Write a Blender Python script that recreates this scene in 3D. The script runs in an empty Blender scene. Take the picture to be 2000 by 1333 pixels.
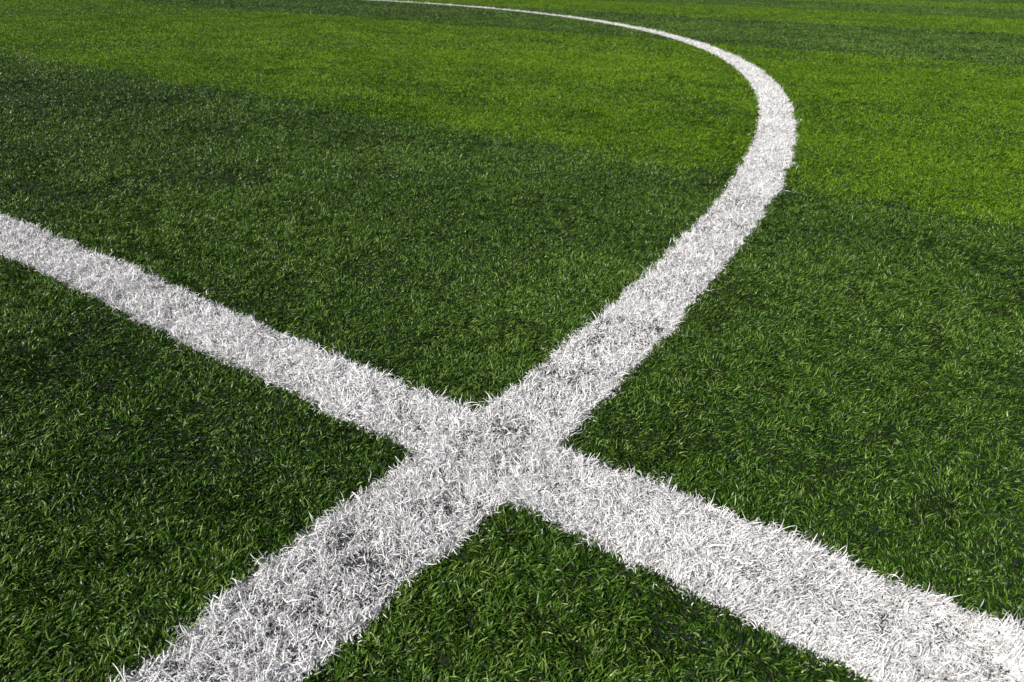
import bpy, math
import numpy as np
from mathutils import Matrix, Vector

C = bpy.context.scene.collection
S = bpy.context.scene
R = math.radians

# ------------------------------------------------------------------ camera
CAM_H = 0.535
PITCH, ROLL, FPX = 0.49511, 0.020556, 1350.4
cam = bpy.data.objects.new('camera', bpy.data.cameras.new('camera'))
C.objects.link(cam)
cam.data.sensor_width = 36.0
cam.data.lens = 36.0 * FPX / 2000.0
cam.data.dof.use_dof = True
cam.data.dof.focus_distance = 0.95
cam.data.dof.aperture_fstop = 14.0
cam.data.clip_start = 0.02
cam.data.clip_end = 2000.0
cp, sp, cr, sr = math.cos(PITCH), math.sin(PITCH), math.cos(ROLL), math.sin(ROLL)
R0, U0, F0 = Vector((1, 0, 0)), Vector((0, sp, cp)), Vector((0, cp, -sp))
X, Y, Z = R0 * cr + U0 * sr, U0 * cr - R0 * sr, -F0
m = Matrix((X, Y, Z)).transposed().to_4x4()
m.translation = (0, 0, CAM_H)
cam.matrix_world = m
S.camera = cam

# ------------------------------------------------------------------ sky and sun
SUN_EL, SUN_AZ = 38.0, -128.0          # azimuth of the sun seen from above, from +Y towards +X
w = bpy.data.worlds.new('World'); S.world = w; w.use_nodes = True
nt = w.node_tree
sky = nt.nodes.new('ShaderNodeTexSky'); sky.sky_type = 'NISHITA'; sky.sun_disc = False
sky.sun_elevation = R(SUN_EL); sky.sun_rotation = R(SUN_AZ)
bg = nt.nodes['Background']; bg.inputs['Strength'].default_value = 0.05
nt.links.new(sky.outputs[0], bg.inputs[0])
sl = bpy.data.lights.new('sun', 'SUN'); sl.energy = 5.0; sl.angle = R(0.5); sl.color = (1.0, 0.96, 0.90)
so = bpy.data.objects.new('sun', sl); C.objects.link(so)
sd = Vector((math.sin(R(SUN_AZ)) * math.cos(R(SUN_EL)), math.cos(R(SUN_AZ)) * math.cos(R(SUN_EL)), math.sin(R(SUN_EL))))
so.rotation_euler = sd.to_track_quat('Z', 'Y').to_euler()
so.location = sd * 30
S.view_settings.view_transform = 'Standard'
S.view_settings.look = 'None'
S.view_settings.exposure = 0.5
S.view_settings.gamma = 1.0
S.cycles.max_bounces = 6
S.cycles.diffuse_bounces = 3
S.cycles.glossy_bounces = 2
S.cycles.transmission_bounces = 3

# ------------------------------------------------------------------ layout (metres, on the pitch)
RC = 9.15                                            # radius of the centre circle
CEN = np.array([-7.6225, 5.8061])                    # centre spot
ANG = -0.59089                                       # direction of the halfway line
E1 = np.array([math.cos(ANG), math.sin(ANG)])
N1 = np.array([-math.sin(ANG), math.cos(ANG)])
BANDS = [-10.6, -6.6, -2.5, 1.535, 5.72, 9.35, 13.2, 17.2, 21.2, 25.2, 29.2, 33.2, 37.2, 41.2]   # band edges along N1
BASE_Z = -0.0095

def uv(x, y):
    dx, dy = x - CEN[0], y - CEN[1]
    return dx * E1[0] + dy * E1[1], dx * N1[0] + dy * N1[1]

def line_dist(x, y):
    """> 0 inside the halfway line / inside the circle line (metres from the nearer edge)"""
    u, v = uv(x, y)
    up = np.interp(u, [7.0, 9.0, 9.22, 9.40, 9.60, 10.5], [.066, .051, .055, .066, .064, .062])
    lo = np.interp(u, [7.0, 8.0, 9.05, 9.25, 9.55, 10.5], [.052, .056, .057, .063, .069, .069])
    wob = .0015 * np.sin(u * 17.0) + .0015 * np.sin(u * 41.0 + 1.0)
    dl = np.minimum(up - v + wob, v + lo + wob * .7)
    r = np.hypot(u, v) - RC
    th = np.degrees(np.arctan2(v, u))
    ow = np.interp(th, [-3, -2, -1.4, -.5, .4, 2, 4.7, 8, 12, 20, 180], [.060, .064, .060, .064, .062, .061, .058, .064, .069, .070, .070])
    iw = np.interp(th, [-3, -2.4, -1.8, -.5, 1, 2.5, 5, 9, 20, 180], [.052, .060, .072, .071, .058, .058, .064, .063, .063, .062])
    wb = (.004 * np.sin(th * 2.9) + .004 * np.sin(th * 6.7 + 2.0) + .004 * np.sin(th * 14.1) + .003 * np.sin(th * 31.0 + .7)) * np.clip((th - 3) / 6, .15, 1)
    dc = np.minimum(ow - r + wb, r + iw + wb * .6)
    return dl, dc

# ------------------------------------------------------------------ noise field on the plane
class Noise:
    def __init__(self, seed, n=256):
        self.t = np.random.default_rng(seed).random((n, n)).astype(np.float32); self.n = n
    def __call__(self, x, y, cell):
        x = np.asarray(x) / cell; y = np.asarray(y) / cell
        i = np.floor(x).astype(int); j = np.floor(y).astype(int)
        fx = x - i; fy = y - j
        fx = fx * fx * (3 - 2 * fx); fy = fy * fy * (3 - 2 * fy)
        n = self.n; t = self.t
        a = t[i % n, j % n]; b = t[(i + 1) % n, j % n]; c = t[i % n, (j + 1) % n]; d = t[(i + 1) % n, (j + 1) % n]
        return (a * (1 - fx) + b * fx) * (1 - fy) + (c * (1 - fx) + d * fx) * fy
N_A, N_B, N_C, N_D = Noise(1), Noise(2), Noise(3), Noise(4)

# ------------------------------------------------------------------ materials
def mat(name):
    mt = bpy.data.materials.new(name); mt.use_nodes = True
    return mt, mt.node_tree, mt.node_tree.nodes['Principled BSDF']

def fibre_material(name, cols, rough, transl, tcol, spec=0.5):
    """plastic turf yarn: each fibre takes its own tone, a little light comes through it"""
    mt, t, p = mat(name)
    L = t.links.new
    at = t.nodes.new('ShaderNodeAttribute'); at.attribute_name = 'tone'
    ramp = t.nodes.new('ShaderNodeValToRGB')
    ramp.color_ramp.elements[0].color = (*cols[0], 1); ramp.color_ramp.elements[0].position = 0.0
    ramp.color_ramp.elements[1].color = (*cols[-1], 1); ramp.color_ramp.elements[1].position = 1.0
    for i, c in enumerate(cols[1:-1]):
        e = ramp.color_ramp.elements.new((i + 1) / (len(cols) - 1)); e.color = (*c, 1)
    L(at.outputs['Fac'], ramp.inputs[0])
    L(ramp.outputs[0], p.inputs['Base Color'])
    p.inputs['Roughness'].default_value = rough
    p.inputs['Specular IOR Level'].default_value = spec
    tr = t.nodes.new('ShaderNodeBsdfTranslucent')
    mx = t.nodes.new('ShaderNodeMix'); mx.data_type = 'RGBA'; mx.blend_type = 'MULTIPLY'; mx.inputs[0].default_value = 1
    L(ramp.outputs[0], mx.inputs[6]); mx.inputs[7].default_value = (*tcol, 1)
    L(mx.outputs[2], tr.inputs[0])
    ms = t.nodes.new('ShaderNodeMixShader'); ms.inputs[0].default_value = transl
    L(p.outputs[0], ms.inputs[1]); L(tr.outputs[0], ms.inputs[2])
    L(ms.outputs[0], t.nodes['Material Output'].inputs[0])
    return mt

M_DARK = fibre_material('dark_green_yarn', [(.003, .013, .001), (.022, .062, .003), (.064, .135, .011), (.185, .265, .062)], .34, .13, (1.3, 1.3, .6), .16)
M_LIGHT = fibre_material('lime_green_yarn', [(.015, .048, .001), (.060, .138, .002), (.112, .212, .004), (.205, .310, .022)], .42, .2, (1.2, 1.2, .5), .14)
M_WHITE = fibre_material('white_yarn', [(.42, .41, .405), (.71, .70, .695), (.82, .81, .81), (.87, .865, .865)], .45, .12, (1, 1, 1))

def ground_material(name, c1, c2, scale):
    mt, t, p = mat(name); L = t.links.new
    g = t.nodes.new('ShaderNodeNewGeometry')
    n = t.nodes.new('ShaderNodeTexNoise'); n.inputs['Scale'].default_value = scale; n.inputs['Detail'].default_value = 6
    L(g.outputs['Position'], n.inputs['Vector'])
    r = t.nodes.new('ShaderNodeValToRGB')
    r.color_ramp.elements[0].color = (*c1, 1); r.color_ramp.elements[0].position = .35
    r.color_ramp.elements[1].color = (*c2, 1); r.color_ramp.elements[1].position = .68
    L(n.outputs[0], r.inputs[0]); L(r.outputs[0], p.inputs['Base Color'])
    b = t.nodes.new('ShaderNodeBump'); b.inputs['Strength'].default_value = .6; b.inputs['Distance'].default_value = .004
    L(n.outputs[0], b.inputs['Height']); L(b.outputs[0], p.inputs['Normal'])
    p.inputs['Roughness'].default_value = .9
    return mt
M_INFILL = ground_material('rubber_infill', (.003, .004, .002), (.013, .017, .007), 420.0)
M_FIELD = ground_material('far_field', (.035, .075, .010), (.07, .13, .018), 1.2)
M_BACK = ground_material('gap_shade_backing', (.010, .010, .012), (.045, .045, .050), 300.0)  # near black: shade between the white fibres put into the backing colour

# ------------------------------------------------------------------ mesh helpers
def link_mesh(name, me, parent=None):
    o = bpy.data.objects.new(name, me); C.objects.link(o)
    if parent: o.parent = parent
    return o

def tag(o, label=None, cat=None, group=None, kind=None):
    if label: o['label'] = label
    if cat: o['category'] = cat
    if group: o['group'] = group
    if kind: o['kind'] = kind
    return o

def mesh_from_quads(name, verts, quads, mats, tone=None, midx=None, smooth=True):
    me = bpy.data.meshes.new(name)
    nv, nq = len(verts), len(quads)
    me.vertices.add(nv); me.vertices.foreach_set('co', verts.astype(np.float32).ravel())
    me.loops.add(nq * 4); me.loops.foreach_set('vertex_index', quads.astype(np.int32).ravel())
    me.polygons.add(nq)
    me.polygons.foreach_set('loop_start', np.arange(0, nq * 4, 4, dtype=np.int32))
    if midx is not None: me.polygons.foreach_set('material_index', midx.astype(np.int32))
    me.polygons.foreach_set('use_smooth', np.full(nq, smooth))
    for mt in mats: me.materials.append(mt)
    if tone is not None:
        a = me.attributes.new('tone', 'FLOAT', 'POINT'); a.data.foreach_set('value', tone.astype(np.float32))
    me.update()
    return me

def strips(x, y, z, length, width, azim, lean, bend, twist, roll, segs, tip, rng):
    """ribbons, one per root: bent along their length, tapering to the tip; returns verts, quads"""
    n = len(x)
    P = np.stack([x, y, z], 1)
    verts = np.empty((n, segs + 1, 2, 3), np.float32)
    ds = length / segs
    for k in range(segs + 1):
        s = k / segs
        th = lean + bend * s
        ph = azim + twist * s
        T = np.stack([np.sin(th) * np.cos(ph), np.sin(th) * np.sin(ph), np.cos(th)], 1)
        A = np.stack([-np.sin(ph), np.cos(ph), np.zeros(n)], 1)          # level across-vector
        B = np.cross(T, A)
        rr = roll + twist * 0.5 * s
        Wd = A * np.cos(rr)[:, None] + B * np.sin(rr)[:, None]
        wk = width * (1 - (1 - tip) * s ** 2.2) * .5
        verts[:, k, 0] = P - Wd * wk[:, None]
        verts[:, k, 1] = P + Wd * wk[:, None]
        P = P + T * ds[:, None]
    base = (np.arange(n) * (segs + 1) * 2)[:, None]
    k = np.arange(segs)[None, :]
    a = base + k * 2
    quads = np.stack([a, a + 1, a + 3, a + 2], -1).reshape(-1, 4)
    return verts.reshape(-1, 3), quads

# ------------------------------------------------------------------ ground sheets
def disc(name, r0, r1, z, mt, n=96):
    a = np.linspace(0, 2 * np.pi, n, endpoint=False)
    v = np.concatenate([np.stack([r * np.cos(a), r * np.sin(a), np.full(n, z)], 1) for r in (r0, r1)])
    i = np.arange(n); j = (i + 1) % n
    return link_mesh(name, mesh_from_quads(name, v, np.stack([i, i + n, j + n, j], 1), [mt], smooth=False))
tag(disc('ground', .001, 46.0, BASE_Z, M_INFILL), 'dark rubber infill showing between the turf fibres', 'ground', kind='structure')
tag(disc('terrain', 45.9, 1500.0, BASE_Z - .004, M_FIELD), 'green field running on to the horizon', 'field', kind='structure')

# ------------------------------------------------------------------ scatter of roots
rng = np.random.default_rng(11)
HALF = R(60)

def scatter(r0, r1, dens, half=HALF):
    """uniform roots in a wedge of the pitch seen from the camera's foot"""
    n = int(dens * half * (r1 * r1 - r0 * r0))
    r = np.sqrt(rng.random(n) * (r1 * r1 - r0 * r0) + r0 * r0)
    a = (rng.random(n) * 2 - 1) * half
    return r * np.sin(a), r * np.cos(a)

# rings: inner, outer, fibres per m2, width factor, segments, half-angle
RINGS = [
    (0.20, 0.75, 470000, 1.00, 3, R(75)),
    (0.75, 1.20, 340000, 1.08, 3, R(58)),
    (1.20, 2.00, 220000, 1.25, 2, R(51)),
    (2.00, 3.20, 95000, 1.60, 2, R(47)),
    (3.20, 5.50, 48000, 2.20, 2, R(45)),
    (5.50, 9.50, 19000, 3.30, 2, R(43)),
    (9.50, 17.0, 6500, 5.00, 2, R(41)),
    (17.0, 30.0, 1700, 8.50, 2, R(40)),
    (30.0, 46.0, 300, 16.0, 2, R(40)),
]

out = {}
def put(key, v, q, t):
    out.setdefault(key, []).append((v, q, t))

for r0, r1, dens, wf, segs, half in RINGS:
    x, y = scatter(r0, r1, dens, half)
    # a ragged ring edge, so that no change of density shows as a line
    dl, dc = line_dist(x, y)
    jit = (rng.random(len(x)) - .5) * .006 + (N_D(x, y, .03) - .5) * .010 + rng.normal(0, .012, len(x)) * (rng.random(len(x)) < .035)
    white = np.maximum(dl, dc) + jit > 0
    # ---- green fibres
    gx, gy = x[~white], y[~white]
    keep = N_A(gx, gy, .008 * max(1, wf * .7)) * .55 + N_B(gx, gy, .045) * .12 + rng.random(len(gx)) * .6 > (.618 if wf < 1.1 else .55 if wf < 1.5 else .5)
    u, v = uv(gx, gy)
    n = len(gx)
    vb = v + rng.normal(0, .055, n) + (N_C(gx, gy, .10) - .5) * .07 + (N_A(gx, gy, .5) - .5) * .05
    band = np.searchsorted(np.array(BANDS), vb)
    nz1, nz2 = N_C(gx, gy, .035), N_B(gx, gy, .22)
    big = N_D(gx, gy, .6)
    azim = .45 + (N_A(gx, gy, .02) - .5) * 5.0 + (N_D(gx, gy, .15) - .5) * 3.0 + rng.normal(0, .9, n)
    lean = np.clip(.35 + .80 * nz1 + rng.normal(0, .3, n), .02, 1.4)
    bend = rng.normal(1.15, .6, n)
    ln = (.0071 + .0030 * nz2) * np.clip(rng.normal(1, .24, n), .5, 1.8) * (1 + .04 * (wf - 1))
    wd = .00112 * wf * np.clip(rng.normal(1, .24, n), .5, 1.7)
    ln = np.where(keep, ln * np.where(rng.random(n) < .06, 1.5, 1.0), ln * .5) * (.72 + .56 * N_D(gx, gy, .016 * max(1, wf * .7)))   # short underlayer in the gaps, its tone darkened below as painted shade
    tone = np.clip(rng.normal(.43, .28, n) + (nz2 - .5) * .25 + (big - .5) * .14 + (N_A(gx, gy, 1.7) - .5) * .16, 0, 1)
    tone = np.where(rng.random(n) < .09, rng.uniform(.75, 1.0, n), tone)
    tone = np.where(keep, tone, tone * .4)  # shade deep in the pile put into the tone of the short fibres
    roll = rng.normal(0, .7, n); tw = rng.normal(0, .7, n)
    zz = np.full(n, BASE_Z)
    for b in np.unique(band):
        k = band == b
        V, Q = strips(gx[k], gy[k], zz[k], ln[k], wd[k], azim[k], lean[k], bend[k], tw[k], roll[k], segs, .25, rng)
        put(('turf', int(b)), V, Q, np.repeat(tone[k], (segs + 1) * 2))
    # ---- white fibres: more of them, finer, curled
    for rep in range(2 if wf < 1.3 else 3):
        wx, wy = x[white], y[white]
        if rep: wx = wx + rng.normal(0, .004, len(wx)); wy = wy + rng.normal(0, .004, len(wy))
        n = len(wx)
        dl, dc = line_dist(wx, wy)
        nz1, nz2 = N_B(wx, wy, .03), N_C(wx, wy, .08)
        keep = N_A(wx, wy, .008 * max(1, wf * .6)) * .8 + N_D(wx, wy, .05) * .08 + rng.random(n) * .5 > (.705 if wf < 1.3 else .5 if wf < 2 else .2)
        azim = N_D(wx, wy, .022) * 4 * np.pi + rng.normal(0, 1.1, n)
        combed = (uv(wx, wy)[0] > 9.45) & (dl > dc)
        azim = np.where(combed, ANG - .1 + (N_D(wx, wy, .03) - .5) * 2.6 + rng.normal(0, .7, n), azim)
        lean = np.clip(.22 + .6 * nz1 + rng.normal(0, .3, n), .02, 1.3)
        bend = rng.normal(2.1, 1.3, n)
        ln = (.0098 + .0040 * nz2) * np.clip(rng.normal(1, .32, n), .45, 2.0)
        wd = .00082 * wf * np.clip(rng.normal(1, .25, n), .5, 1.7)
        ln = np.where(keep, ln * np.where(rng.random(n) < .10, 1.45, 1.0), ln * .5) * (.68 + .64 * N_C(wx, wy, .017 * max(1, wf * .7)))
        tone = np.clip(rng.normal(.55, .25, n) + (nz2 - .5) * .3 - np.clip(N_A(wx, wy, .06) - .6, 0, 1) * .3 - np.clip(N_B(wx, wy, .35) - .6, 0, 1) * .3, 0, 1)
        tone = np.where(keep, tone, tone * .5)  # short white fibres toned down, painting the shade between the tall ones
        roll = rng.normal(0, .7, n); tw = rng.normal(0, 1.8, n)
        zz = np.full(n, BASE_Z)
        on_line = dl > dc
        for nm, sel in (('halfway', on_line), ('circle', ~on_line)):
            if not sel.any(): continue
            sg = segs + (1 if segs > 2 else 0)
            V, Q = strips(wx[sel], wy[sel], zz[sel], ln[sel], wd[sel], azim[sel], lean[sel], bend[sel], tw[sel], roll[sel], sg, .35, rng)
            put((nm, 0), V, Q, np.repeat(tone[sel], (sg + 1) * 2))

def gather(key):
    vs, qs, ts, off = [], [], [], 0
    for V, Q, T in out[key]:
        vs.append(V); qs.append(Q + off); ts.append(T); off += len(V)
    return np.concatenate(vs), np.concatenate(qs), np.concatenate(ts)

# ------------------------------------------------------------------ turf bands
BAND_LABEL = {
    3: 'dark green turf in the foreground, crossed by both white lines',
    4: 'broad lime green turf band just beyond the dark foreground turf, curved white line across it',
    5: 'dark green turf band beyond the broad lime band, far end of the curved white line on it',
    6: 'lime green turf strip between the two far dark strips',
    7: 'narrow far dark turf strip behind the lime strip',
    8: 'thin distant lime turf strip near the top edge',
}
for key in sorted(k for k in out if k[0] == 'turf'):
    b = key[1]
    V, Q, T = gather(key)
    o = link_mesh('turf_grass', mesh_from_quads('turf_grass', V, Q, [M_DARK if b % 2 else M_LIGHT], T))
    tag(o, BAND_LABEL.get(b, ('dark' if b % 2 else 'lime') + ' green turf, thinnest sliver at the far end of the pitch'), 'turf', 'alternating turf bands', 'stuff')
    print('BAND', b, len(Q))

# ------------------------------------------------------------------ white lines: fibres and a backing coloured dark for the shade in their gaps
def ribbon(name, pts_a, pts_b, z, mt, parent):
    n = len(pts_a)
    v = np.concatenate([np.c_[pts_a, np.full(n, z)], np.c_[pts_b, np.full(n, z)]])
    i = np.arange(n - 1)
    return link_mesh(name, mesh_from_quads(name, v, np.stack([i, i + 1, i + 1 + n, i + n], 1), [mt], smooth=False), parent)

V, Q, T = gather(('halfway', 0))
hw = link_mesh('halfway_line', mesh_from_quads('halfway_line', V, Q, [M_WHITE], T))
tag(hw, 'straight white line of curly turf fibres running from left edge to bottom right corner', 'pitch line', 'white pitch lines')
uu = np.linspace(6.3, 10.4, 60)[:, None]
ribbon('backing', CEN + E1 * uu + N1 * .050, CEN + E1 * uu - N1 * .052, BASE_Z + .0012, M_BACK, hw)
V, Q, T = gather(('circle', 0))
cc = link_mesh('centre_circle', mesh_from_quads('centre_circle', V, Q, [M_WHITE], T))
tag(cc, 'curved white line of curly turf fibres sweeping away and bending left into the distance', 'pitch line', 'white pitch lines')
tt = np.linspace(R(-6), R(140), 400)[:, None]
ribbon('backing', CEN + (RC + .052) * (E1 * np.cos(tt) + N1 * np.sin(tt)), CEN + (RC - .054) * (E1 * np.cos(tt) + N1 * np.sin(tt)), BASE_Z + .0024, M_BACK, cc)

# ------------------------------------------------------------------ black rubber crumbs lying between the fibres
def crumbs():
    n = 60000
    r_ = np.sqrt(rng.random(n) * (1.9 ** 2 - .25 ** 2) + .25 ** 2); a_ = (rng.random(n) * 2 - 1) * R(54)
    x, y = r_ * np.sin(a_), r_ * np.cos(a_)
    z = BASE_Z + rng.random(n) ** 1.6 * .0085
    sz = rng.uniform(.0005, .0011, n)
    d = np.array([[1, 0, 0], [0, 1, 0], [-1, 0, 0], [0, -1, 0]], float)
    v = np.empty((n, 8, 3))
    for k in range(4):
        jx = rng.uniform(.6, 1.2, (n, 3)); jy = rng.uniform(.4, 1.0, (n, 3))
        v[:, k] = np.stack([x, y, z], 1) + (d[k] + np.array([0, 0, .6])) * jx * sz[:, None]
        v[:, k + 4] = np.stack([x, y, z], 1) + (np.roll(d, 1, 0)[k] * .8 + np.array([0, 0, -.6])) * jy * sz[:, None]
    f = np.array([[0, 1, 2, 3], [0, 4, 5, 1], [1, 5, 6, 2], [2, 6, 7, 3], [3, 7, 4, 0], [7, 6, 5, 4]])
    q = (np.arange(n) * 8)[:, None, None] + f[None]
    me = mesh_from_quads('rubber_granules', v.reshape(-1, 3), q.reshape(-1, 4), [M_INFILL], smooth=False)
    tag(link_mesh('rubber_granules', me), 'black rubber granules caught low between the turf fibres', 'infill', kind='stuff')
crumbs()
